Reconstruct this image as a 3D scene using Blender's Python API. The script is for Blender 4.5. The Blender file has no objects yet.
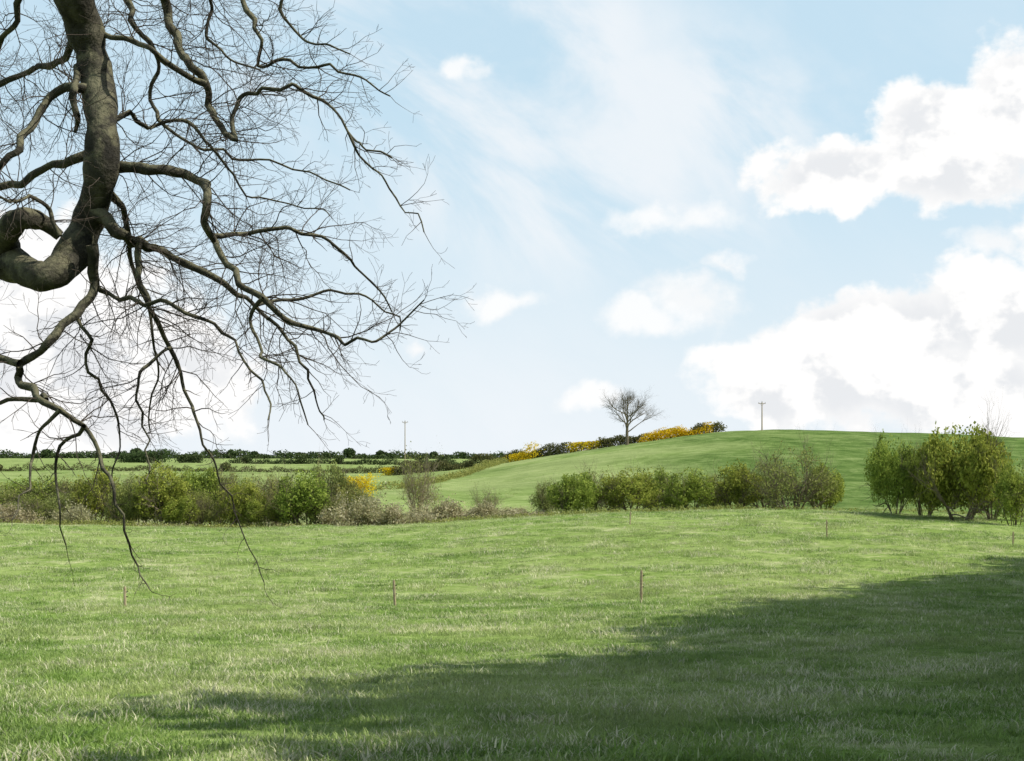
import bpy, math, numpy as np
from mathutils import Vector
rng=np.random.default_rng(7)
F=1407.0; VH=458.0
scene=bpy.context.scene
scene.view_settings.view_transform='Standard'; scene.view_settings.look='None'; scene.view_settings.exposure=0

# ------------------------------------------------------------------ terrain heights
U=[-400,0,150,300,400,490,560,640,720,780,900,1024,1500]
def const(z,y): return [VH-z*F/y]*13
edge=[524,521,526,526,524,518,513,510,508,508,510,516,520]
rows=[(0.3,const(-1.55,0.3)),(3,const(-1.58,3)),(8,const(-1.75,8)),(12,const(-2.15,12)),(20,const(-2.95,20)),
(30,[629]*5+[627,625,624,623,622,622,622,622]),
(45,[603,603,603,603,602,600,598,596,594,594,594,595,596]),
(60,[575,574,575,575,574,571,568,565,563,562,563,566,570]),
(80,[e+18 for e in edge]),(105,edge),
(118,[VH+(-(VH-e)/F*105+0.9)*F/118 for e in edge]),
(135,[VH+(-(VH-e)/F*105+1.5)*F/135 for e in edge]),
(150,[514,514,514,514,514,515,513,511,510,510,511,512,513]),
(170,[500,500,500,500,501,504,502,499,498,498,498,499,500]),
(220,[493,492,492,492,492,489,481,474,470,469,470,473,480]),
(280,[486,484,484,485,484,473,461,449,443,442,444,448,460]),
(340,[478,477,478,479,477,464,452,440,429,428,431,436,450]),
(400,[473,472,473,475,474,470,458,447,433,431,435,440,452]),
(520,[467,466,467,469,470,472,465,455,445,443,445,450,458]),
(700,[462,462,463,464,465,466,466,462,455,455,455,457,460]),
(1000,[460,459,459,460,461,462,462,460,458,458,458,458,459]),
(2000,[457.6]*13),(9000,[458.2]*13)]
th_c=np.array([math.atan((u-512)/F) for u in U])
lr_c=np.array([math.log(r[0]) for r in rows])
Z=np.array([[(VH-v)/F*r[0] for v in r[1]] for r in rows])
NT,NR=281,400
thg=np.linspace(th_c[0],th_c[-1],NT); lrg=np.linspace(lr_c[0],lr_c[-1],NR)
tmp=np.array([np.interp(thg,th_c,Z[k]) for k in range(len(rows))])
G=np.array([np.interp(lrg,lr_c,tmp[:,j]) for j in range(NT)]).T
def smooth(A,ax,n):
    for _ in range(n):
        P=np.concatenate([np.take(A,[0],ax),A,np.take(A,[-1],ax)],ax)
        s=A.shape[ax]
        A=0.25*np.take(P,range(0,s),ax)+0.5*np.take(P,range(1,s+1),ax)+0.25*np.take(P,range(2,s+2),ax)
    return A
G=smooth(G,0,10); G=smooth(G,1,60)
_w=[(rng.uniform(0,6.28),rng.uniform(0,6.28)) for _ in range(60)]
def snoise(x,y,scale,k0=0,n=8):
    s=0
    for i in range(n):
        a,p=_w[(k0+i)%60]; f=(0.6+1.1*((i*37)%n)/n)/scale*6.28
        s=s+np.sin((x*math.cos(a)+y*math.sin(a))*f+p+1.3*np.sin((x*math.sin(a)-y*math.cos(a))*f*0.6+p*2))
    return s/math.sqrt(n)
def height(x,y):
    x=np.asarray(x,float); y=np.asarray(y,float)
    r=np.sqrt(x*x+y*y); th=np.clip(np.arctan2(x,y),thg[0],thg[-1])
    lr=np.log(np.clip(r*np.cos(np.clip(th,-0.6,0.6)),0.31,8900))
    a=(th-thg[0])/(thg[1]-thg[0]); b=(lr-lrg[0])/(lrg[1]-lrg[0])
    i=np.clip(a.astype(int),0,NT-2); j=np.clip(b.astype(int),0,NR-2)
    fa=a-i; fb=b-j
    z=(G[j,i]*(1-fa)+G[j,i+1]*fa)*(1-fb)+(G[j+1,i]*(1-fa)+G[j+1,i+1]*fa)*fb
    amp=np.clip(r/60,0.15,1)
    return z+amp*0.07*snoise(x,y,9,3)+np.clip((r-120)/100,0,1)*0.12*snoise(x,y,40,11)
def H(x,y): return float(height(np.array([x]),np.array([y]))[0])

# ------------------------------------------------------------------ mesh helpers
def quadmesh(name,verts,faces,mats,midx=None,smooth_=False):
    me=bpy.data.meshes.new(name)
    verts=np.asarray(verts,np.float32); faces=np.asarray(faces,np.int32)
    k=faces.shape[1]
    me.vertices.add(len(verts)); me.vertices.foreach_set('co',verts.ravel())
    me.loops.add(faces.size); me.loops.foreach_set('vertex_index',faces.ravel())
    me.polygons.add(len(faces)); me.polygons.foreach_set('loop_start',np.arange(0,faces.size,k,dtype=np.int32))
    try: me.polygons.foreach_set('loop_total',np.full(len(faces),k,np.int32))
    except Exception: pass
    for m in mats: me.materials.append(m)
    if midx is not None: me.polygons.foreach_set('material_index',np.asarray(midx,np.int32))
    me.polygons.foreach_set('use_smooth',np.full(len(faces),smooth_,bool))
    me.update(calc_edges=True); me.validate()
    return me
def obj(name,me,loc=(0,0,0),parent=None):
    o=bpy.data.objects.new(name,me); o.location=loc; scene.collection.objects.link(o)
    if parent: o.parent=parent
    return o
class Geo:
    def __init__(s): s.v=[];s.f=[];s.m=[];s.n=0
    def tube(s,P,R,k=4,m=0):
        P=np.asarray(P,float);R=np.asarray(R,float)
        T=np.gradient(P,axis=0); T/=np.linalg.norm(T,axis=1)[:,None]+1e-9
        ref=np.array([0.13,0.98,0.1]) if abs(T[0][1])<0.8 else np.array([1.,0,0])
        A=np.cross(T,ref); A/=np.linalg.norm(A,axis=1)[:,None]+1e-9
        B=np.cross(T,A)
        an=np.arange(k)*2*math.pi/k
        V=P[:,None,:]+R[:,None,None]*(np.cos(an)[None,:,None]*A[:,None,:]+np.sin(an)[None,:,None]*B[:,None,:])
        n=len(P); idx=np.arange(n*k).reshape(n,k)+s.n
        a=idx[:-1];b=np.roll(idx,-1,1)[:-1];c=np.roll(idx,-1,1)[1:];d=idx[1:]
        f=np.stack([a,b,c,d],-1).reshape(-1,4)
        s.v.append(V.reshape(-1,3)); s.f.append(f); s.m.append(np.full(len(f),m)); s.n+=n*k
    def leaves(s,C,size,m=0,up=0.0,aspect=0.6):
        C=np.asarray(C,float); n=len(C)
        if n==0:return
        N=rng.normal(size=(n,3)); N[:,2]+=up; N/=np.linalg.norm(N,axis=1)[:,None]
        t=rng.normal(size=(n,3)); A=np.cross(N,t); A/=np.linalg.norm(A,axis=1)[:,None]+1e-9; B=np.cross(N,A)
        sz=(size*rng.uniform(0.6,1.4,n))[:,None]
        V=np.stack([C-A*sz*0.5,C-B*sz*aspect*0.5+A*sz*0.05,C+A*sz*0.5,C+B*sz*aspect*0.5+A*sz*0.05],1)
        idx=np.arange(n*4).reshape(n,4)+s.n
        s.v.append(V.reshape(-1,3)); s.f.append(idx); 
        s.m.append(np.full(n,m) if np.isscalar(m) else np.asarray(m)); s.n+=4*n
    def mesh(s,name,mats,sm=False):
        return quadmesh(name,np.concatenate(s.v),np.concatenate(s.f),mats,np.concatenate(s.m),sm)

# ------------------------------------------------------------------ materials
def nt(mat):
    mat.use_nodes=True; t=mat.node_tree; t.nodes.clear(); return t
def N(t,typ,**kw):
    return t.nodes.new(typ)
def ramp(t,fac,stops):
    r=t.nodes.new('ShaderNodeValToRGB'); e=r.color_ramp.elements
    while len(e)<len(stops): e.new(0.5)
    for i,(p,c) in enumerate(stops): e[i].position=p; e[i].color=(*c,1) if len(c)==3 else c
    t.links.new(fac,r.inputs[0]); return r.outputs[0]
def mixc(t,fac,a,b,mode='MIX'):
    m=t.nodes.new('ShaderNodeMix'); m.data_type='RGBA'; m.blend_type=mode
    for s,val in ((m.inputs[0],fac),(m.inputs[6],a),(m.inputs[7],b)):
        if hasattr(val,'links'): t.links.new(val,s)
        else: s.default_value=val if not isinstance(val,tuple) else (*val,1)
    return m.outputs[2]
def wnoise(t,scale,detail=4,dist=0.0,rough=0.55):
    g=t.nodes.new('ShaderNodeNewGeometry'); n=t.nodes.new('ShaderNodeTexNoise')
    n.inputs['Scale'].default_value=scale;n.inputs['Detail'].default_value=detail;n.inputs['Roughness'].default_value=rough
    n.inputs['Distortion'].default_value=dist
    t.links.new(g.outputs['Position'],n.inputs['Vector']); return n.outputs['Fac']
def leafmat(name,cols,trans=0.35,rough=0.55,nscale=1.3,rnd=0.35):
    m=bpy.data.materials.new(name); t=nt(m); L=t.links
    g=t.nodes.new('ShaderNodeNewGeometry')
    nf=wnoise(t,nscale,2)
    mm=t.nodes.new('ShaderNodeMath'); mm.operation='MULTIPLY_ADD'
    L.new(g.outputs['Random Per Island'],mm.inputs[0]); mm.inputs[1].default_value=rnd
    ad=t.nodes.new('ShaderNodeMath');ad.operation='SUBTRACT'; L.new(nf,ad.inputs[0]); ad.inputs[1].default_value=rnd/2
    L.new(ad.outputs[0],mm.inputs[2])
    col=ramp(t,mm.outputs[0],[(0.25+0.5*i/(len(cols)-1),c) for i,c in enumerate(cols)])
    oi=t.nodes.new('ShaderNodeObjectInfo'); hv=t.nodes.new('ShaderNodeHueSaturation'); L.new(col,hv.inputs['Color'])
    mp=t.nodes.new('ShaderNodeMapRange'); L.new(oi.outputs['Random'],mp.inputs[0]); mp.inputs[3].default_value=0.485; mp.inputs[4].default_value=0.52
    L.new(mp.outputs[0],hv.inputs['Hue'])
    col=hv.outputs[0]
    p=N(t,'ShaderNodeBsdfDiffuse')
    L.new(col,p.inputs['Color'])
    o=t.nodes.new('ShaderNodeOutputMaterial')
    if trans>0:
        tr=t.nodes.new('ShaderNodeBsdfTranslucent'); mx=t.nodes.new('ShaderNodeMixShader'); mx.inputs[0].default_value=trans
        L.new(col,tr.inputs['Color']); L.new(p.outputs[0],mx.inputs[1]); L.new(tr.outputs[0],mx.inputs[2]); L.new(mx.outputs[0],o.inputs[0])
    else: L.new(p.outputs[0],o.inputs[0])
    return m
def barkmat(name,c1,c2,c3,scale=9,bump=0.4,moss=None):
    m=bpy.data.materials.new(name); t=nt(m); L=t.links
    nf=wnoise(t,scale,5,0.4); col=ramp(t,nf,[(0.3,c1),(0.52,c2),(0.72,c3)])
    if moss:
        g=t.nodes.new('ShaderNodeNewGeometry'); s=t.nodes.new('ShaderNodeSeparateXYZ'); L.new(g.outputs['Normal'],s.inputs[0])
        a=t.nodes.new('ShaderNodeMath'); a.operation='MULTIPLY_ADD'; L.new(s.outputs[2],a.inputs[0]); a.inputs[1].default_value=0.25; L.new(wnoise(t,9,5,0.3,0.65),a.inputs[2])
        col=mixc(t,ramp(t,a.outputs[0],[(0.52,(0,0,0)),(0.68,(0.85,)*3)]),col,moss)
    p=N(t,'ShaderNodeBsdfPrincipled'); p.inputs['Roughness'].default_value=0.85; p.inputs['Specular IOR Level'].default_value=0.2
    L.new(col,p.inputs['Base Color'])
    if bump:
        n2=wnoise(t,scale*4,5,0.2); b=t.nodes.new('ShaderNodeBump'); b.inputs['Strength'].default_value=bump; b.inputs['Distance'].default_value=0.02
        L.new(n2,b.inputs['Height']); L.new(b.outputs[0],p.inputs['Normal'])
    o=t.nodes.new('ShaderNodeOutputMaterial'); L.new(p.outputs[0],o.inputs[0]); return m

M_bark=barkmat('beech_bark',(0.022,0.02,0.015),(0.05,0.046,0.032),(0.13,0.118,0.08),8,0.9,moss=(0.17,0.16,0.095))
M_twig=barkmat('twig_bark',(0.045,0.035,0.027),(0.075,0.06,0.046),(0.11,0.09,0.07),20,0)
M_stem=barkmat('stem_bark',(0.1,0.08,0.052),(0.165,0.135,0.088),(0.23,0.19,0.13),3,0)
M_stem_pink=barkmat('bare_stem_bark',(0.2,0.16,0.105),(0.3,0.24,0.165),(0.38,0.31,0.22),3,0)
M_leafY=leafmat('spring_leaf',[(0.12,0.16,0.03),(0.3,0.36,0.065),(0.46,0.5,0.11)],0.4)
M_leafO=leafmat('olive_leaf',[(0.15,0.175,0.05),(0.3,0.325,0.09),(0.43,0.44,0.15)],0.4)
M_leafD=leafmat('dark_leaf',[(0.045,0.07,0.026),(0.075,0.105,0.04),(0.115,0.145,0.06)],0.2)
M_leafW=leafmat('woodland_leaf',[(0.035,0.055,0.018),(0.065,0.095,0.028),(0.11,0.135,0.045)],0)
M_bram=leafmat('bramble_leaf',[(0.22,0.21,0.09),(0.42,0.38,0.21),(0.6,0.55,0.37)])
M_gorse=leafmat('gorse_flower',[(0.55,0.39,0.012),(0.75,0.56,0.02),(0.82,0.64,0.04)],0.3)
M_hedgeB=leafmat('hedge_twig_leaf',[(0.08,0.09,0.035),(0.14,0.14,0.055),(0.22,0.205,0.085)])
M_wood=barkmat('weathered_wood',(0.24,0.18,0.11),(0.38,0.3,0.19),(0.5,0.41,0.28),14,0.3)
M_ins=barkmat('insulator_plastic',(0.02,0.02,0.02),(0.03,0.03,0.03),(0.05,0.05,0.05),5,0)

def grassmat():
    m=bpy.data.materials.new('grass_blade'); t=nt(m); L=t.links
    oi=t.nodes.new('ShaderNodeObjectInfo'); g=t.nodes.new('ShaderNodeNewGeometry')
    big=wnoise(t,0.13,4,0.6); mid=wnoise(t,0.9,4,0.3,0.65); pat=wnoise(t,0.45,6,0.8,0.72)
    base=ramp(t,mid,[(0.3,(0.115,0.215,0.032)),(0.5,(0.25,0.375,0.078)),(0.68,(0.39,0.495,0.16))])
    base=mixc(t,ramp(t,big,[(0.42,(0,0,0)),(0.6,(0.7,)*3)]),base,(0.48,0.54,0.205))
    s1=t.nodes.new('ShaderNodeMath'); s1.operation='MULTIPLY_ADD'; L.new(g.outputs['Random Per Island'],s1.inputs[0]); s1.inputs[1].default_value=0.35
    L.new(pat,s1.inputs[2])
    straw=ramp(t,s1.outputs[0],[(0.73,(0,0,0)),(0.83,(1,1,1))])
    col=mixc(t,straw,base,(0.78,0.74,0.5))
    v=t.nodes.new('ShaderNodeHueSaturation'); L.new(col,v.inputs['Color'])
    mp=t.nodes.new('ShaderNodeMapRange'); L.new(oi.outputs['Random'],mp.inputs[0]); mp.inputs[3].default_value=0.65; mp.inputs[4].default_value=1.18
    L.new(mp.outputs[0],v.inputs['Value'])
    p=N(t,'ShaderNodeBsdfPrincipled'); p.inputs['Roughness'].default_value=0.5; p.inputs['Specular IOR Level'].default_value=0.2
    tr=t.nodes.new('ShaderNodeBsdfTranslucent'); mx=t.nodes.new('ShaderNodeMixShader'); mx.inputs[0].default_value=0.35
    L.new(v.outputs[0],p.inputs['Base Color']); L.new(v.outputs[0],tr.inputs['Color']); L.new(p.outputs[0],mx.inputs[1]); L.new(tr.outputs[0],mx.inputs[2])
    o=t.nodes.new('ShaderNodeOutputMaterial'); L.new(mx.outputs[0],o.inputs[0]); return m
M_grass=grassmat()

def terrainmat():
    m=bpy.data.materials.new('pasture'); t=nt(m); L=t.links
    at=t.nodes.new('ShaderNodeAttribute'); at.attribute_name='zone'
    sep=t.nodes.new('ShaderNodeSeparateColor'); L.new(at.outputs['Color'],sep.inputs[0])
    big=wnoise(t,0.03,5,0.8); mid=wnoise(t,0.22,7,0.4,0.75); fine=wnoise(t,2.2,6,0.2,0.75); pat=wnoise(t,0.45,6,0.8,0.72)
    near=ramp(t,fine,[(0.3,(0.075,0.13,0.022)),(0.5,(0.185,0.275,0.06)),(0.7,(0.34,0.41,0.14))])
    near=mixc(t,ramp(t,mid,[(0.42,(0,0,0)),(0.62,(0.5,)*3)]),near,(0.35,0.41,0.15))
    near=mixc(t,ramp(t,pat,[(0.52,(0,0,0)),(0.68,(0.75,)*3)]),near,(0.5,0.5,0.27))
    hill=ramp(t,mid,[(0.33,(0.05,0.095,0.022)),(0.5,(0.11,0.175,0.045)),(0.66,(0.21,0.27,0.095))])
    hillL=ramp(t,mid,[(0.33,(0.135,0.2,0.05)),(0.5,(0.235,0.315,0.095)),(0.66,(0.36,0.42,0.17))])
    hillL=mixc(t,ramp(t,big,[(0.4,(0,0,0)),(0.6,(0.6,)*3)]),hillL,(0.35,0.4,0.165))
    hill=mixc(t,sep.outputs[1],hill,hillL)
    bank=ramp(t,mid,[(0.3,(0.13,0.17,0.05)),(0.5,(0.27,0.28,0.13)),(0.7,(0.44,0.41,0.26))])
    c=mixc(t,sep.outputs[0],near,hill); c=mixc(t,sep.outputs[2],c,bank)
    p=N(t,'ShaderNodeBsdfDiffuse')
    L.new(c,p.inputs['Color'])
    b=t.nodes.new('ShaderNodeBump'); b.inputs['Strength'].default_value=0.9; b.inputs['Distance'].default_value=0.5
    L.new(mid,b.inputs['Height']); L.new(b.outputs[0],p.inputs['Normal'])
    o=t.nodes.new('ShaderNodeOutputMaterial'); L.new(p.outputs[0],o.inputs[0]); return m
M_ter=terrainmat()

# ------------------------------------------------------------------ terrain mesh
ths=np.radians(np.concatenate([np.arange(-180,-34,5.0),np.arange(-34,34.01,0.25),np.arange(39,180,5.0)]))
rs=np.concatenate([np.geomspace(0.4,90,90),np.geomspace(92,420,110),np.geomspace(430,8500,50)])
TT,RR=np.meshgrid(ths,rs); X=RR*np.sin(TT);Y=RR*np.cos(TT); ZZ=height(X,Y)
nr,nth=X.shape; V=np.stack([X,Y,ZZ],-1).reshape(-1,3)
idx=np.arange(nr*nth).reshape(nr,nth); nx=np.roll(idx,-1,1)
f=np.stack([idx[:-1],nx[:-1],nx[1:],idx[1:]],-1)[:,:,::-1].reshape(-1,4)
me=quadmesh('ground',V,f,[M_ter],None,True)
zone=np.zeros((len(V),4),np.float32); zone[:,3]=1
x,y=V[:,0],V[:,1]; yy=np.hypot(x,y)
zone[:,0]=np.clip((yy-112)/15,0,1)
uu=512+F*x/np.maximum(y,1)
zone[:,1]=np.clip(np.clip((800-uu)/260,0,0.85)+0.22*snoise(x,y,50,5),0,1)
bk=np.clip((yy-109)/4,0,1)*np.clip((165-yy)/14,0,1)
zone[:,2]=bk*np.clip(0.4+0.5*snoise(x,y,14,9),0,1)*np.where(uu<600,1,0.3)
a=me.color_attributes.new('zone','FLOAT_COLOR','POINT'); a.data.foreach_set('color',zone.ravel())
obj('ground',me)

# ------------------------------------------------------------------ grass
tcol=bpy.data.collections.new('grass_tufts')
for k in range(8):
    n=42; vs=[];fs=[]
    for b in range(n):
        rr=0.22*math.sqrt(rng.uniform()); an=rng.uniform(0,6.283); bx,by=rr*math.cos(an),rr*math.sin(an)
        h=rng.uniform(0.03,0.085)*(1.25-rr*2); lean=rng.uniform(0.2,1.3)*h; la=rng.uniform(0,6.283); w=rng.uniform(0.003,0.0055)
        dx,dy=math.cos(la),math.sin(la); px,py=-dy*w,dx*w
        o=len(vs)
        for s_,wf in ((0,1),(0.5,0.8),(1,0.12)):
            cx=bx+dx*lean*s_*s_; cy=by+dy*lean*s_*s_; cz=-0.01+h*(s_-0.25*s_*s_)
            vs+=[(cx-px*wf,cy-py*wf,cz),(cx+px*wf,cy+py*wf,cz)]
        fs+=[(o,o+1,o+3,o+2),(o+2,o+3,o+5,o+4)]
    tm=quadmesh('tuft',vs,fs,[M_grass],None,True)
    tcol.objects.link(bpy.data.objects.new('tuft',tm))
pts=[];scs=[]
for (r0,r1,dens,sc) in ((5.5,14,130,0.85),(14,26,56,1.0),(26,48,20,1.3),(48,80,7,1.7),(80,112,3.5,1.9)):
    half=math.radians(26); area=half*(r1*r1-r0*r0); n=int(area*dens)
    r=np.sqrt(rng.uniform(r0*r0,r1*r1,n)); th=rng.uniform(-half,half,n)
    xx=r*np.sin(th); yy_=r*np.cos(th)
    cl=snoise(xx,yy_,0.9,20)*0.55+snoise(xx,yy_,4,31)*0.45
    keep=rng.uniform(size=n)<np.clip(0.75+0.3*cl,0.3,1)
    s_=sc*rng.uniform(0.6,1.3,n)*np.clip(1+0.45*cl,0.55,2.1)
    P=np.stack([xx,yy_,height(xx,yy_)],-1)[keep]; pts.append(P); scs.append(s_[keep])
pts=np.concatenate(pts); scs=np.concatenate(scs).astype(np.float32)
gm=bpy.data.meshes.new('grass'); gm.vertices.add(len(pts)); gm.vertices.foreach_set('co',pts.astype(np.float32).ravel())
at=gm.attributes.new('sc','FLOAT','POINT'); at.data.foreach_set('value',scs); gm.update()
go=obj('grass',gm)
ng=bpy.data.node_groups.new('grass_scatter','GeometryNodeTree')
ng.interface.new_socket('Geometry',in_out='INPUT',socket_type='NodeSocketGeometry')
ng.interface.new_socket('Geometry',in_out='OUTPUT',socket_type='NodeSocketGeometry')
gi=ng.nodes.new('NodeGroupInput');gu=ng.nodes.new('NodeGroupOutput')
ci=ng.nodes.new('GeometryNodeCollectionInfo'); ci.inputs['Collection'].default_value=tcol
ci.inputs['Separate Children'].default_value=True; ci.inputs['Reset Children'].default_value=True
ip=ng.nodes.new('GeometryNodeInstanceOnPoints'); ip.inputs['Pick Instance'].default_value=True
rv=ng.nodes.new('FunctionNodeRandomValue'); rv.data_type='FLOAT_VECTOR'; rv.inputs[0].default_value=(-0.15,-0.15,0); rv.inputs[1].default_value=(0.15,0.15,6.283)
na=ng.nodes.new('GeometryNodeInputNamedAttribute'); na.data_type='FLOAT'; na.inputs['Name'].default_value='sc'
Lk=ng.links.new
Lk(gi.outputs[0],ip.inputs['Points']); Lk(ci.outputs[0],ip.inputs['Instance']); Lk(rv.outputs[0],ip.inputs['Rotation'])
Lk([o for o in na.outputs if o.enabled][0],ip.inputs['Scale']); Lk(ip.outputs[0],gu.inputs[0])
md=go.modifiers.new('scatter','NODES'); md.node_group=ng
print('grass instances',len(pts))

# ------------------------------------------------------------------ shrubs
def grow(geo,p,d,L,r,lev,tips,up=0.25,jit=0.35,kids=(4,5,4),sides=4,maxlev=3,spread=0.8,shrink=0.6,mat=0):
    segs=5 if lev<2 else 3
    P=[np.array(p,float)]; R=[r]; d=np.array(d,float); d/=np.linalg.norm(d)
    for i in range(segs):
        d=d+rng.normal(size=3)*jit*0.5+np.array([0,0,up*0.3]); d/=np.linalg.norm(d)
        P.append(P[-1]+d*L/segs); R.append(r*(1-0.62*(i+1)/segs))
    geo.tube(P,R,sides if lev<1 else 3,mat)
    if lev>=maxlev-1: tips+=P[1:]
    if lev<maxlev:
        for c in range(kids[lev]):
            t=rng.uniform(0.3,1.0); k=min(int(t*segs),segs-1); q=P[k]+(P[k+1]-P[k])*(t*segs-k)
            dd=(P[k+1]-P[k]); dd/=np.linalg.norm(dd)
            nd=dd+rng.normal(size=3)*spread*0.75+np.array([0,0,up*0.4])
            grow(geo,q,nd,L*shrink*rng.uniform(0.7,1.25),R[k]*0.6,lev+1,tips,up,jit,kids,sides,maxlev,spread,shrink,mat)
def bush_mesh(name,nst,L,leafm,stemm,nleaf,lsize,sig,open_=0.6,kids=(5,5,4),up=0.2,maxlev=3,dome=None,fill=0.0):
    g=Geo(); tips=[]
    for s_ in range(nst):
        a=rng.uniform(0,6.283); o=rng.uniform(0.05,0.5)
        d=(math.cos(a)*open_*rng.uniform(0.3,1.3),math.sin(a)*open_*rng.uniform(0.3,1.3),1)
        grow(g,(math.cos(a)*o,math.sin(a)*o,-0.2),d,L*rng.uniform(0.6,1.0),0.05*L/2.4,0,tips,up=up,kids=kids,maxlev=maxlev)
    T=np.array(tips)
    hh=np.percentile(T[:,2],96); ww=np.percentile(np.hypot(T[:,0],T[:,1]),90)
    kk=rng.integers(50)
    if dome:
        cz,rz=dome[0]*hh,(1-dome[0])*hh
        lobes=[(0,0,cz,0.7*ww,rz)]
        for _ in range(6):
            an=rng.uniform(0,6.28); lobes.append((math.cos(an)*ww*0.55,math.sin(an)*ww*0.55,cz*rng.uniform(0.7,1.15),ww*rng.uniform(0.34,0.5),rz*rng.uniform(0.45,0.75)))
        def inside(c,lim=1.0):
            q=np.min([((c[:,0]-l[0])/l[3])**2+((c[:,1]-l[1])/l[3])**2+((c[:,2]-l[2])/l[4])**2 for l in lobes],axis=0)
            return q<lim+0.35*snoise(c[:,0]+c[:,2]*0.6,c[:,1]-c[:,2]*0.5,1.2,kk)
    if nleaf:
        wgt=np.clip(0.5+0.8*snoise(T[:,0]*1.0+T[:,2]*0.7,T[:,1]+T[:,2]*0.5,1.4,rng.integers(50)),0.03,2); wgt/=wgt.sum()
        c=T[rng.choice(len(T),nleaf,p=wgt)]+rng.normal(size=(nleaf,3))*sig
        if dome:
            c=c[inside(c,1.15)]
            n=int(nleaf*fill)
            parts=[c]
            for l in lobes:
                m=n//len(lobes); q=rng.normal(size=(m,3)); q/=np.linalg.norm(q,axis=1)[:,None]; rr=rng.uniform(0.6,1.0,m)[:,None]
                e=q*rr*np.array([l[3],l[3],l[4]])+np.array(l[:3])
                k=snoise(e[:,0]+e[:,2]*0.8,e[:,1]-e[:,2]*0.7,0.9,rng.integers(50))>0.1
                parts.append(e[k&(e[:,2]>0.05)])
            c=np.vstack(parts)
        g.leaves(c[c[:,2]>-0.1],lsize,1,up=0.3)
    me=g.mesh(name,[stemm,leafm])
    return me,2*ww*1.0,hh*1.02
VAR={}
VAR['G']=[bush_mesh('hawthorn',10,2.3,M_leafY,M_stem,11000,0.12,0.15,dome=(0.5,),fill=0.6) for _ in range(5)]
VAR['O']=[bush_mesh('hawthorn_sparse',12,2.3,M_leafO,M_stem,8500,0.115,0.16,dome=(0.5,),fill=0.45) for _ in range(5)]
VAR['T']=[bush_mesh('thorn_tree',6,3.0,M_leafY,M_stem,25000,0.13,0.18,open_=0.95,kids=(6,6,4),dome=(0.55,),fill=0.65) for _ in range(4)]
VAR['B']=[bush_mesh('bare_shrub',16,2.2,M_leafO,M_stem_pink,1800,0.09,0.14,kids=(6,6,4),open_=0.9) for _ in range(2)]
VAR['K']=[bush_mesh('twiggy_hawthorn',14,2.3,M_leafO,M_stem,5500,0.10,0.15,kids=(6,6,4),open_=0.95,dome=(0.47,),fill=0.2) for _ in range(2)]
VAR['R']=[bush_mesh('bramble',12,1.2,M_bram,M_stem_pink,8000,0.11,0.16,open_=1.5,up=-0.1) for _ in range(2)]
NAMES={'G':'hawthorn_bush','O':'olive_willow_bush','T':'thorn_tree','B':'bare_shrub','R':'bramble_thicket','K':'twiggy_hawthorn_bush'}
def place(kind,u,y,wpx,vt,vi=None):
    x=(u-512)/F*y; z=H(x,y); zt=(VH-vt)/F*y; h=max(zt-z,0.6)+0.0; w=wpx*y/F
    me,mw,mh=VAR[kind][rng.integers(len(VAR[kind])) if vi is None else vi]
    o=obj(NAMES[kind],me,(x,y,z-0.05)); o.scale=(w/mw,w/mw,h/mh); o.rotation_euler=(0,0,rng.uniform(0,6.28))
B=[('O',-60,114,80,482),('O',-10,116,70,482),('R',15,110,50,510),('G',45,118,66,476),('R',70,112,46,510),('G',100,116,62,468),('O',128,113,50,480),
('G',162,113,72,463),('G',194,116,60,466),('O',216,117,58,472),('G',242,113,54,476),('K',266,116,60,472),('G',302,112,72,470),('O',328,118,56,461),
('R',345,110,56,506),('R',380,112,56,504),('O',356,115,50,486),('B',418,148,44,458),('R',405,111,50,509),('R',440,120,60,507),('R',480,119,50,508),('R',525,113,60,510),('B',486,150,36,488),
('O',548,119,36,480),('G',574,114,60,471),('K',602,117,60,468),('G',634,114,68,466),('G',659,118,54,468),('G',690,113,58,468),
('G',736,114,60,462),('O',714,117,46,474),('K',792,111,88,445),('G',822,113,48,463),('K',768,116,56,456),
('T',895,98,74,436,0),('O',924,99,46,444),('T',960,94,100,420,1),('G',992,97,58,443),('G',1014,89,50,457),('T',1070,94,84,434,2),
('O',75,118,60,476),('O',140,120,56,472),('G',18,119,66,478),('O',345,118,48,478),('O',280,120,54,474),('K',228,121,54,468),('O',120,118,50,486),('O',60,114,50,490),('O',200,113,50,492),('G',258,112,46,492),('O',25,113,60,494),('G',182,112,44,494),('O',322,112,46,494)]
for b in B: place(*b)

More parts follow.
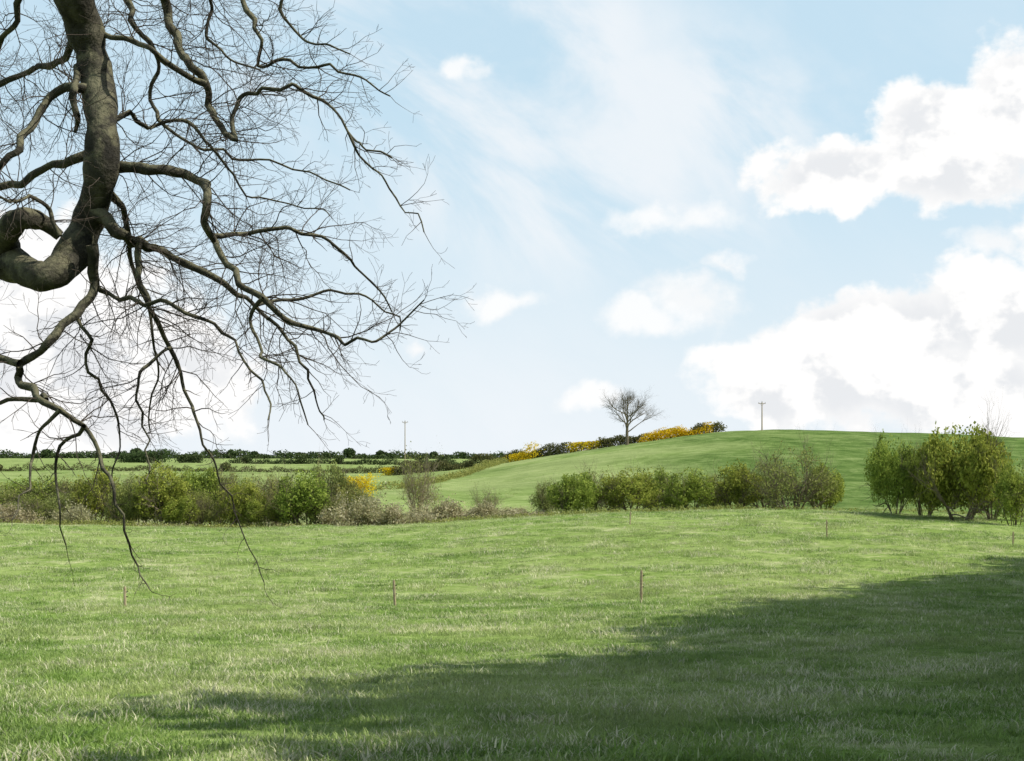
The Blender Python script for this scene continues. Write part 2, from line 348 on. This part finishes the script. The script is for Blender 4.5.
# ------------------------------------------------------------------ hedges (one object each)
def hedge(name,uy,h,w,count,ls,mats,pw=None,hv=0.35,lumps=0,lh=0):
    g=Geo(); P=np.array([((u-512)/F*y,y) for u,y in uy]); seg=np.linalg.norm(np.diff(P,axis=0),axis=1); cum=np.r_[0,np.cumsum(seg)]
    s_=rng.uniform(0,cum[-1],count); cx=np.interp(s_,cum,P[:,0])+rng.normal(size=count)*w*0.35; cy=np.interp(s_,cum,P[:,1])+rng.normal(size=count)*w*0.35
    hh=h*np.clip(1+hv*snoise(s_,s_*0,h*5,rng.integers(50))+0.5*hv*snoise(s_,s_*0,h*1.7,rng.integers(50)),0.25,2.2)
    cz=height(cx,cy)+hh*rng.uniform(0,1,count)**0.8
    m=np.ones(count,int)
    if pw is not None:
        gor=snoise(s_,s_*0,h*9,pw)>0.55; m=np.where(gor&(rng.uniform(size=count)<0.8),2,1)
    g.leaves(np.stack([cx,cy,cz],-1),ls,m,up=0.2,aspect=0.8)
    for i in range(lumps):   # hedgerow trees
        q=rng.uniform(0,cum[-1]); x0=np.interp(q,cum,P[:,0]);y0=np.interp(q,cum,P[:,1]);z0=H(x0,y0); r0=lh*rng.uniform(0.35,0.7); n=500
        e=rng.normal(size=(n,3)); e/=np.linalg.norm(e,axis=1)[:,None]; e*=rng.uniform(0.3,1,n)[:,None]**0.5
        g.tube([(x0,y0,z0-0.2),(x0,y0,z0+r0)],[0.2,0.12],4,0)
        g.leaves(e*np.array([r0,r0,r0*0.75])+np.array([x0,y0,z0+r0*0.95]),ls*1.3,1,up=0.2,aspect=0.8)
    return obj(name,g.mesh(name,[M_stem]+mats))
hedge('hedge',[(385,347),(430,345),(490,342),(560,340),(612,338)],2.3,1.8,19000,0.32,[M_hedgeB,M_gorse],pw=14)
hedge('gorse_hedge',[(600,338),(640,338),(690,339),(722,342)],1.9,1.8,10000,0.32,[M_hedgeB,M_gorse],pw=3)
hedge('hedge',[(330,225),(400,235),(470,285),(505,335)],1.1,1.5,9000,0.24,[M_leafO,M_gorse])
hedge('gorse_bush',[(348,183),(370,184)],3.2,1.8,1900,0.2,[M_gorse],hv=0.4)
hedge('gorse_bush',[(510,337),(536,337)],2.7,2.0,1200,0.28,[M_gorse],hv=0.4)
hedge('gorse_bush',[(640,335),(712,339)],2.0,1.5,2200,0.28,[M_gorse],hv=0.4)
hedge('distant_hedge',[(-200,420),(0,420),(150,430),(330,440),(440,400)],1.4,1.4,16000,0.36,[M_hedgeB],hv=0.5,lumps=6,lh=3)
hedge('distant_treeline',[(-400,1300),(0,1280),(120,1250),(200,1250),(420,1400),(600,1500)],4.6,10,34000,1.7,[M_leafD],hv=0.5,lumps=16,lh=9)
hedge('distant_treeline',[(120,705),(165,705)],4.8,6,5000,0.7,[M_leafD],hv=0.3)
hedge('distant_treeline',[(180,705),(200,705)],3.6,4,2500,0.7,[M_leafD],hv=0.3)
hedge('distant_hedge',[(230,700),(330,700),(420,690),(470,660)],1.9,3,10000,0.6,[M_leafD],hv=0.5,lumps=5,lh=5)
hedge('rough_grass_bank',[(-150,109),(0,109),(150,110),(300,110),(400,111),(520,110),(600,109)],0.3,2.0,13000,0.11,[M_leafO,M_bram],hv=0.5,pw=22)
hedge('rough_grass_bank',[(600,109),(700,109),(850,109),(1024,108),(1200,106)],0.25,1.8,8000,0.10,[M_leafO],hv=0.5)

# ------------------------------------------------------------------ bare tree on the hill
def bare_tree(name,x,y,h,w,mat):
    g=Geo(); tips=[]; z=H(x,y)
    g.tube([(0,0,-0.3),(0.05,0,h*0.1),(0,0.05,h*0.2),(0.1,0,h*0.4),(0,0.1,h*0.6)],[0.4,0.31,0.28,0.2,0.1],8)
    for i in range(12):
        a=i*2.4+rng.uniform(-.3,.3); o=rng.uniform(0.6,1.5); f_=i/11
        grow(g,(0,0,h*(0.2+0.36*f_)),(math.cos(a)*o,math.sin(a)*o,0.7),h*(0.42-0.12*f_)*rng.uniform(0.9,1.1),0.13,0,tips,up=0.14,jit=0.3,kids=(6,6,6,3),maxlev=4,spread=0.75,shrink=0.56)
    me=g.mesh(name,[mat]); o=obj(name,me,(x,y,z)); V_=np.concatenate(g.v)
    o.scale=(w/(np.percentile(V_[:,0],98)-np.percentile(V_[:,0],2)),)*2+(h/np.percentile(V_[:,2],99),)
bare_tree('bare_tree',(627-512)/F*325,325,12.8,12.2,M_stem)

# ------------------------------------------------------------------ poles & posts
def utility_pole(u,y,vt):
    x=(u-512)/F*y; z=H(x,y); h=(VH-vt)/F*y-z
    e=bpy.data.objects.new('utility_pole',None); scene.collection.objects.link(e); e.location=(x,y,z)
    g=Geo(); g.tube([(0,0,-0.3),(0,0,h*0.5),(0,0,h)],[0.17,0.14,0.11],10); obj('pole',g.mesh('pole',[M_wood],True),parent=e)
    g=Geo(); g.tube([(-0.9,0,h-0.35),(0.9,0,h-0.35)],[0.07,0.07],4)
    g.tube([(-0.55,0,h-0.38),(0,0,h-0.95)],[0.03,0.03],4); g.tube([(0.55,0,h-0.38),(0,0,h-0.95)],[0.03,0.03],4); obj('crossarm',g.mesh('crossarm',[M_wood]),parent=e)
    g=Geo()
    for xx_ in (-0.8,0,0.8): 
        zb=h-0.3 if xx_ else h
        g.tube([(xx_,0,zb),(xx_,0,zb+0.08),(xx_,0,zb+0.12),(xx_,0,zb+0.25)],[0.04,0.08,0.05,0.03],8)
    obj('insulators',g.mesh('insulators',[M_ins]),parent=e)
utility_pole(762,352,402); utility_pole(405,420,421)
def stake(u,y,h):
    x=(u-512)/F*y; z=H(x,y)
    e=bpy.data.objects.new('fence_stake',None); scene.collection.objects.link(e); e.location=(x,y,z); e.rotation_euler=(rng.uniform(-.04,.04),rng.uniform(-.05,.05),rng.uniform(0,1.5))
    g=Geo(); g.tube([(0,0,-0.2),(0,0,h*0.5),(0.004,0,h-0.05),(0.004,0,h)],[0.042,0.04,0.038,0.02],6); obj('post',g.mesh('post',[M_wood]),parent=e)
    g=Geo(); g.tube([(0.035,0,h-0.17),(0.075,0,h-0.17),(0.085,0,h-0.14)],[0.014,0.018,0.008],6); g.tube([(0.035,0,h*0.5),(0.08,0,h*0.5)],[0.014,0.016],6)
    obj('insulator',g.mesh('insulator',[M_ins]),parent=e)
stake(641,41,0.98); stake(395,42,0.84); stake(125,42,0.62); stake(827,72,0.95); stake(1013,70,0.7); stake(630,84,0.8)

# ------------------------------------------------------------------ the beech
D0=8.0
def W(u,v,y): return np.array([(u-512)/F*y,y,(VH-v)/F*y])
BR=[
([(-60,-330,26),(20,-200,23),(52,-90,19),(70,-15,18),(85,30,17),(97,80,16),(102,130,15.5),(100,178,15.5),(88,222,16),(70,258,15.5),(48,276,15),(24,270,14.5),(8,252,13.5),(7,234,12),(20,219,11),(42,222,8),(60,236,5)],8.0,7.6,0.5),
([(24,272,13),(0,268,12),(-40,262,14),(-110,250,18),(-250,260,24),(-420,330,32)],7.8,8.4,0.5),
([(100,165,8),(125,167,6.4),(150,170,5.6),(185,174,5),(207,184,4.8),(207,202,4.4),(204,222,4.2),(216,243,3.8),(236,270,3.5),(263,298,3.2),(290,322,2.7),(318,330,2.1),(345,345,1.7),(372,342,1.3),(398,326,1.0),(424,300,0.7)],7.9,7.2,1),
([(95,212,9),(115,232,6.6),(140,241,5.6),(165,252,4.8),(195,268,4),(225,284,3.4),(255,306,2.7),(288,340,2.1),(308,370,1.6),(316,400,1.1),(324,420,0.8)],7.8,8.6,1),
([(150,-70,7),(160,-20,6),(168,12,5.5),(178,45,5),(192,68,4.8),(206,84,4.6),(208,105,4.2),(222,128,3.8),(236,140,3.0),(232,118,2.8),(240,98,2.6),(262,88,2.3),(292,84,2.0),(322,100,1.7),(348,132,1.4),(366,150,1.1),(392,158,0.9)],8.3,7.5,1),
([(348,132,1.3),(372,168,1.1),(396,198,0.9),(424,232,0.7)],7.6,7.3,0.8),
([(92,245,7),(95,285,5.2),(76,315,4.8),(46,345,4.6),(20,364,4.6),(18,378,4.2),(36,396,3.8),(60,410,3.3),(84,426,2.7),(100,456,2.1),(114,490,1.6),(124,530,1.2),(138,566,0.9),(150,590,0.7)],7.7,7.1,0.8),
([(20,364,4),(0,358,3.4),(-30,350,4),(-80,340,4)],7.4,7.6,1),
([(140,241,4.4),(138,275,3.6),(150,310,3.0),(170,348,2.6),(184,390,2.1),(200,430,1.6),(216,466,1.2),(234,510,0.9),(250,550,0.7),(264,582,0.6)],7.8,8.3,0.9),
([(98,150,8),(72,160,5.8),(42,170,4.8),(12,184,4.4),(-30,200,5),(-90,230,6)],8,8.6,1),
([(97,92,7),(76,88,5.6),(50,97,4.6),(36,120,4.2),(20,150,3.7),(0,166,3.6),(-40,180,4)],8,7.4,1),
([(84,34,6),(66,58,4.6),(38,66,3.8),(8,80,3.4),(-30,96,4)],8,8.8,1),
([(46,400,3.2),(22,399,2.6),(0,403,2.5),(-40,408,3)],7.4,7.8,1),
([(210,236,3),(246,234,2.5),(290,228,2),(335,246,1.6),(365,276,1.2),(392,312,0.8)],7.6,8.2,1),
([(206,84,3.8),(178,70,3.4),(150,48,3),(124,38,3),(90,28,4)],7.9,7.9,1),
([(76,66,3.4),(74,90,4.6),(76,112,4.2),(75,132,2.4)],7.9,7.8,0.3),
([(100,180,7),(122,206,4),(130,240,3.2),(134,270,2.3),(152,330,1.8),(158,380,1.3),(150,430,0.9)],7.9,8.9,0.9),
([(60,410,2.2),(40,430,1.9),(32,460,1.6),(30,490,1.1),(12,520,0.8)],7.3,7.1,1),
([(84,426,2.2),(60,446,1.8),(56,480,1.4),(60,510,1.0),(66,545,0.7)],7.3,7.6,1),
([(226,-60,4.4),(232,-20,3.8),(246,10,3.2),(262,40,2.6),(258,66,2.1),(290,60,1.8),(330,64,1.5),(366,80,1.1),(390,96,0.8)],8.6,8.0,1),
([(110,-60,5),(118,-10,4),(130,20,3.4),(158,60,2.8),(150,100,2.5),(170,130,2.1),(204,150,1.8),(250,160,1.5),(310,172,1.1),(350,190,0.8)],9,8.6,1),
([(30,-60,5),(24,-10,4),(10,30,3.6),(-20,60,4)],8.6,9,1),
([(280,-60,2.6),(288,-20,2.2),(280,10,1.9),(300,36,1.5),(326,44,1.1),(350,54,0.8)],8.2,7.8,0.9),
([(190,-60,3),(196,-20,2.6),(212,10,2.2),(206,36,1.9),(226,56,1.5),(260,70,1.1)],8.8,9.2,1.2),
([(263,298,2.3),(250,320,1.9),(262,352,1.6),(285,372,1.3),(300,400,1.0),(308,425,0.7)],7.4,6.9,1),
([(255,306,2.2),(290,300,1.9),(330,290,1.5),(372,300,1.2),(400,330,0.9)],8.1,8.8,1),
([(95,285,3.2),(120,300,2.7),(160,300,2.3),(200,318,1.9),(235,340,1.6),(262,380,1.2),(268,420,0.8)],7.8,7.3,0.9),
([(76,315,3),(92,340,2.2),(88,372,1.7),(110,400,1.4),(120,440,1.1),(112,480,0.8)],7.6,8.2,0.8),
([(170,348,2.1),(140,372,1.8),(136,400,1.5),(150,440,1.2),(146,480,0.8)],7.9,7.5,0.7),
([(98,120,4),(130,112,3),(150,128,2.5),(182,120,2.1),(214,150,1.7),(246,196,1.3),(290,204,1),(330,216,.7)],8.1,8.8,1.2),
([(60,236,3),(50,210,2.4),(30,196,2),(10,202,1.6),(-20,190,1.5)],7.7,7.2,1.2),
]
g=Geo(); tw=Geo()
PX=D0/F
def crom(P,k):
    P=np.asarray(P,float); Q=np.vstack([2*P[0]-P[1],P,2*P[-1]-P[-2]]); out=[]
    for i in range(1,len(Q)-2):
        for t in np.arange(k)/k:
            a,b,c,d=Q[i-1],Q[i],Q[i+1],Q[i+2]
            out.append(0.5*((2*b)+(-a+c)*t+(2*a-5*b+4*c-d)*t*t+(-a+3*b-3*c+d)*t**3))
    out.append(Q[-2]); return np.array(out)
def kink(K,amp):
    out=[K[0]]
    for a,b in zip(K[:-1],K[1:]):
        s=np.linalg.norm(b[:3]-a[:3])
        n=2 if s>0.2 else 1
        for j in range(n):
            m=a+(b-a)*((j+1)/(n+1)); m=m.copy(); m[:3]+=rng.normal(size=3)*s*amp/n**0.5; out.append(m)
        out.append(b)
    return out
cnt=[0]
def twig(p,d,L,r,lev):
    seg=max(3,int(L/0.055)) if lev<3 else 3
    seg=min(seg,10); P=[p];R=[r]; d=d/np.linalg.norm(d); d0=d.copy()
    for i in range(seg):
        t=(i+1)/seg
        d=d+rng.normal(size=3)*0.26+d0*0.12+np.array([0.02,0,-0.03+0.08*t]); d/=np.linalg.norm(d)
        P.append(P[-1]+d*L/seg); R.append(max(r*(1-0.75*t),0.0009))
    tw.tube(P,R,4 if lev==1 else 3,0); cnt[0]+=1
    if lev<3:
        n=int(L/(0.072 if lev==1 else 0.058))
        for i in range(n):
            t=rng.uniform(0.15,0.98); k=min(int(t*seg),seg-1); q=P[k]+(P[k+1]-P[k])*(t*seg-k)
            dd=P[k+1]-P[k]; dd/=np.linalg.norm(dd)
            sd=np.cross(dd,rng.normal(size=3)); sd/=np.linalg.norm(sd)
            nd=dd*0.8+sd*0.7
            twig(q,nd,L*(0.5 if lev==1 else 0.55)*(1.15-0.6*t)*rng.uniform(0.6,1.2),R[k]*0.6,lev+1)
for bi,(pl,d0,d1,den) in enumerate(BR):
    n=len(pl); K=[]
    for i,(u,v,r) in enumerate(pl):
        y=d0+(d1-d0)*i/(n-1)+0.12*math.sin(i*1.7+bi); K.append(np.r_[W(u,v,y),r*PX])
    big=pl[0][2]>12
    C=crom(K,7) if big else crom(kink(K,0.065),2)
    C[:,3]*=(1.0 if big else 0.88)*(1+(0.10 if big else 0.12)*smooth(rng.normal(size=(len(C),1)),0,1)[:,0]); C[:,3]=np.maximum(C[:,3],0.0022)
    g.tube(C[:,:3],C[:,3],14 if C[0,3]>0.06 else 8,0)
    seglen=np.linalg.norm(np.diff(C[:,:3],axis=0),axis=1)
    for k in range(2,len(C)-1):
        rr=C[k,3]
        if rr>0.07 and rng.uniform()>0.25: continue
        nn=rng.poisson(seglen[k]/0.066*den)
        for _ in range(nn):
            dd=C[k+1,:3]-C[k,:3]; dd/=np.linalg.norm(dd)
            sd=np.cross(dd,rng.normal(size=3)); sd/=np.linalg.norm(sd)
            L=rng.uniform(0.2,0.66)*(1.0 if rr>0.010 else 0.5)
            hang=C[k,2]<0.1
            nd=dd*0.5+sd*0.9+np.array([0.2 if not hang else 0.0,0,-0.25 if hang else 0.05])
            if hang: L*=0.6
            twig(C[k,:3].copy(),nd,L,min(max(rr*0.4,0.0021),0.0038),1)
    twig(C[-1,:3].copy(),C[-1,:3]-C[-2,:3],0.22,0.0022,2)
print('twigs',cnt[0])
tx,ty=-6.2,8.2; tz=H(tx,ty)
trunk=[(tx-0.1,ty,tz-0.3,0.75),(tx,ty,tz+0.4,0.55),(tx,ty,tz+2,0.47),(tx+0.1,ty,tz+4,0.42),(tx+0.3,ty+0.1,tz+6.5,0.34),(tx+0.2,ty,tz+9,0.24),(tx,ty,tz+12,0.12),(tx,ty,tz+14,0.03)]
C=crom(trunk,5); g.tube(C[:,:3],C[:,3],16)
arch=[(tx+0.3,ty,tz+5.6,0.2),(tx+1.2,ty,tz+6.9,0.18),(tx+2.0,ty-0.1,tz+6.9,0.155),tuple(np.r_[W(-60,-330,8.0),0.148])]
C=crom(arch,6); g.tube(C[:,:3],C[:,3],12)
tips=[]
for i in range(12):
    a=i*2.4; hh=rng.uniform(5,11)
    if math.cos(a)>0.3 and hh<7.5: hh=9
    grow(g,(tx,ty,tz+hh),(math.cos(a),math.sin(a),0.7),3.6*rng.uniform(0.7,1),0.13,0,tips,up=0.15,kids=(5,5,4),sides=6)
be=bpy.data.objects.new('beech_tree',None); scene.collection.objects.link(be)
obj('trunk_and_limbs',g.mesh('limbs',[M_bark],True),parent=be); obj('twigs',tw.mesh('twigs',[M_twig],True),parent=be)

# ------------------------------------------------------------------ woodland on the right (casts the foreground shade)
EL=math.radians(46); AZ=math.radians(97)
S=Vector((math.sin(AZ)*math.cos(EL),math.cos(AZ)*math.cos(EL),math.sin(EL)))
wm=[]
for k in range(3):
    gg=Geo()
    gg.tube([(0,0,-0.3),(0,0.1,4),(0.1,0,9),(0,0,14.5)],[0.4,0.3,0.2,0.04],8,0)
    cs=[]
    for i in range(30):
        z=rng.uniform(1.8,14); R=4.0*math.sqrt(max(0.05,1-((z-6.5)/8.6)**2)); a=i*2.4
        e=(math.cos(a)*R*0.8,math.sin(a)*R*0.8,z+0.6); gg.tube([(0,0,z-1.2),(e[0]*0.5,e[1]*0.5,z-0.2),e],[0.12,0.07,0.02],4,0); cs.append(e)
    cs=np.array(cs); c=cs[rng.integers(len(cs),size=8500)]+np.clip(rng.normal(size=(8500,3)),-2,2)*0.95
    gg.leaves(c,0.55,1,up=0.4,aspect=0.85)
    wm.append(gg.mesh('woodland_tree',[M_stem,M_leafW]))
edgepts=[(2.0,0),(1.4,6),(1.9,12),(3.9,19),(7.1,27),(12.3,39),(19,51),(27.5,62),(37,70),(52,78)]
ex=np.array(edgepts)
for row in (0,1,2):
    yq=-14+row*2
    while yq<74:
        xe=np.interp(yq,ex[:,1],ex[:,0])
        h=14.6*rng.uniform(0.92,1.05); Lh=(h-1.6)/math.tan(EL)
        tx_=xe+Lh*math.sin(AZ)+row*4.0+rng.uniform(-0.4,0.4); ty_=yq+Lh*math.cos(AZ)
        o=obj('woodland_tree',wm[rng.integers(3)],(tx_,ty_,H(tx_,ty_)))
        s_=h/14.6; o.scale=(s_*rng.uniform(0.98,1.15),s_*rng.uniform(0.98,1.15),s_); o.rotation_euler=(0,0,rng.uniform(0,6.28))
        yq+=rng.uniform(3.2,4.2)

# ------------------------------------------------------------------ light
sl=bpy.data.lights.new('sun','SUN'); sl.energy=5.0; sl.angle=math.radians(0.5); sl.color=(1,0.965,0.89)
so=obj('sun',sl); so.rotation_euler=(-S).to_track_quat('-Z','Y').to_euler()

# ------------------------------------------------------------------ sky
wd=bpy.data.worlds.new('World'); scene.world=wd; wd.use_nodes=True; t=wd.node_tree; t.nodes.clear(); L=t.links
def mth(op,a,b=None,c=None,clamp=False):
    n=t.nodes.new('ShaderNodeMath'); n.operation=op; n.use_clamp=clamp
    for i,v in enumerate((a,b,c)):
        if v is None: continue
        if hasattr(v,'links'): L.new(v,n.inputs[i])
        else: n.inputs[i].default_value=v
    return n.outputs[0]
def sstep(x,a,b,lo=0,hi=1):
    n=t.nodes.new('ShaderNodeMapRange'); n.interpolation_type='SMOOTHSTEP'; L.new(x,n.inputs[0])
    n.inputs[1].default_value=a;n.inputs[2].default_value=b;n.inputs[3].default_value=lo;n.inputs[4].default_value=hi; return n.outputs[0]
tc=t.nodes.new('ShaderNodeTexCoord'); sp=t.nodes.new('ShaderNodeSeparateXYZ'); L.new(tc.outputs['Generated'],sp.inputs[0])
az=mth('ARCTAN2',sp.outputs[0],sp.outputs[1]); el=mth('ARCSINE',sp.outputs[2])
cb=t.nodes.new('ShaderNodeCombineXYZ'); L.new(az,cb.inputs[0]); L.new(el,cb.inputs[1])
def noise(vec,scale,detail,rough=0.55,dist=0,sy=1.0,off=(0,0,0),rot=0):
    if rot:
        m0=t.nodes.new('ShaderNodeMapping'); m0.inputs['Rotation'].default_value=(0,0,rot); L.new(vec,m0.inputs[0]); vec=m0.outputs[0]
    mp=t.nodes.new('ShaderNodeMapping'); mp.inputs['Scale'].default_value=(1,sy,1); mp.inputs['Location'].default_value=off
    L.new(vec,mp.inputs[0])
    n=t.nodes.new('ShaderNodeTexNoise'); n.noise_dimensions='2D'; n.inputs['Scale'].default_value=scale;n.inputs['Detail'].default_value=detail;n.inputs['Roughness'].default_value=rough;n.inputs['Distortion'].default_value=dist
    L.new(mp.outputs[0],n.inputs['Vector']); return n
wn=noise(cb.outputs[0],22,4,0.55)
vs_=t.nodes.new('ShaderNodeVectorMath'); vs_.operation='SUBTRACT'; L.new(wn.outputs['Color'],vs_.inputs[0]); vs_.inputs[1].default_value=(0.5,0.5,0.5)
vm=t.nodes.new('ShaderNodeVectorMath'); vm.operation='MULTIPLY_ADD'; L.new(vs_.outputs[0],vm.inputs[0]); vm.inputs[1].default_value=(0.05,0.035,0); L.new(cb.outputs[0],vm.inputs[2])
def aze(u,v):
    a=math.atan((u-512)/F); return a,math.atan((VH-v)/F*math.cos(a))
def blob(u,v,ru,rv):
    a,e=aze(u,v)
    q=t.nodes.new('ShaderNodeVectorMath'); q.operation='MULTIPLY_ADD'; L.new(vm.outputs[0],q.inputs[0]); q.inputs[1].default_value=(F/ru,F/rv,0); q.inputs[2].default_value=(-a*F/ru,-e*F/rv,0)
    l=t.nodes.new('ShaderNodeVectorMath'); l.operation='LENGTH'; L.new(q.outputs[0],l.inputs[0]); return l.outputs['Value']
def mx(l):
    r=l[0]
    for q in l[1:]: r=mth('MINIMUM',r,q)
    return mth('SUBTRACT',1,r)
cum=mx([blob(965,158,118,62),blob(1040,112,110,88),blob(930,132,72,58),blob(832,176,88,44),
 blob(1010,318,165,64),blob(900,330,140,52),blob(850,378,170,56),blob(780,394,88,40),blob(960,394,150,56),
 blob(1180,260,160,120),blob(-60,330,260,150),blob(110,380,190,90),blob(-300,200,200,150)])
small=mx([blob(690,296,74,36),blob(640,312,52,22),blob(500,302,66,18),blob(455,68,30,13),blob(420,348,18,18),blob(720,268,44,13),blob(1000,242,40,16),blob(990,402,36,20),blob(655,220,80,22),blob(590,398,44,14)])
n1=noise(cb.outputs[0],15,6,0.6,0,1.25); n2=noise(cb.outputs[0],15,4,0.6,0,1.25,off=(-0.014,-0.03,0))
nn=mth('SUBTRACT',n1.outputs['Fac'],0.5)
dc=sstep(mth('MULTIPLY_ADD',nn,0.9,cum),0.07,0.32)
ds=mth('MULTIPLY',sstep(mth('MULTIPLY_ADD',nn,2.0,small),0.0,0.9),0.8)
dens=mth('MAXIMUM',dc,ds)
w1=noise(cb.outputs[0],4,6,0.6,0.3,2.4,rot=0.6)
reg=mx([blob(610,150,330,170),blob(480,60,300,130)])
wisp=mth('MULTIPLY',sstep(w1.outputs['Fac'],0.36,0.66),sstep(reg,0.0,0.6,0.12,0.85))
low=sstep(el,-0.02,0.27,1,0)
haze=mth('MULTIPLY',mth('POWER',low,1.25),mth('MULTIPLY_ADD',w1.outputs['Fac'],0.4,0.65),clamp=True)
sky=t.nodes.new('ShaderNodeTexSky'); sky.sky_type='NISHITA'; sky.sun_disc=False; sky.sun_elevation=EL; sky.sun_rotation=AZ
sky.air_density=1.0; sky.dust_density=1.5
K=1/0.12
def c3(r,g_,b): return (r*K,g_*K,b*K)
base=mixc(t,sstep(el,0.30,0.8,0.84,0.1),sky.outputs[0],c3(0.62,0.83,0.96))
base=mixc(t,haze,base,c3(0.91,0.945,0.985))
base=mixc(t,wisp,base,c3(0.90,0.935,0.97))
sh=mth('SUBTRACT',n1.outputs['Fac'],n2.outputs['Fac'])
lit=sstep(sh,-0.12,0.05)
core=sstep(cum,0.15,0.7)
shade=mth('MULTIPLY',mth('SUBTRACT',1,lit),mth('MULTIPLY_ADD',core,0.6,0.2))
ccol=mixc(t,shade,c3(1.04,1.03,1.02),c3(0.78,0.805,0.84))
fin=mixc(t,dens,base,ccol)
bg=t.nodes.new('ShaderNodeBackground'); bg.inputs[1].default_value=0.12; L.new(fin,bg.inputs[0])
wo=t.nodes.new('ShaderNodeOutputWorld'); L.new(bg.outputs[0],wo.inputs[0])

# ------------------------------------------------------------------ camera
cam=bpy.data.cameras.new('camera'); cam.sensor_width=36; cam.lens=36*F/1024; cam.shift_y=(VH-380.5)/1024; cam.clip_start=0.1; cam.clip_end=20000
co=obj('camera',cam); co.rotation_euler=(math.radians(90),0,0); scene.camera=co
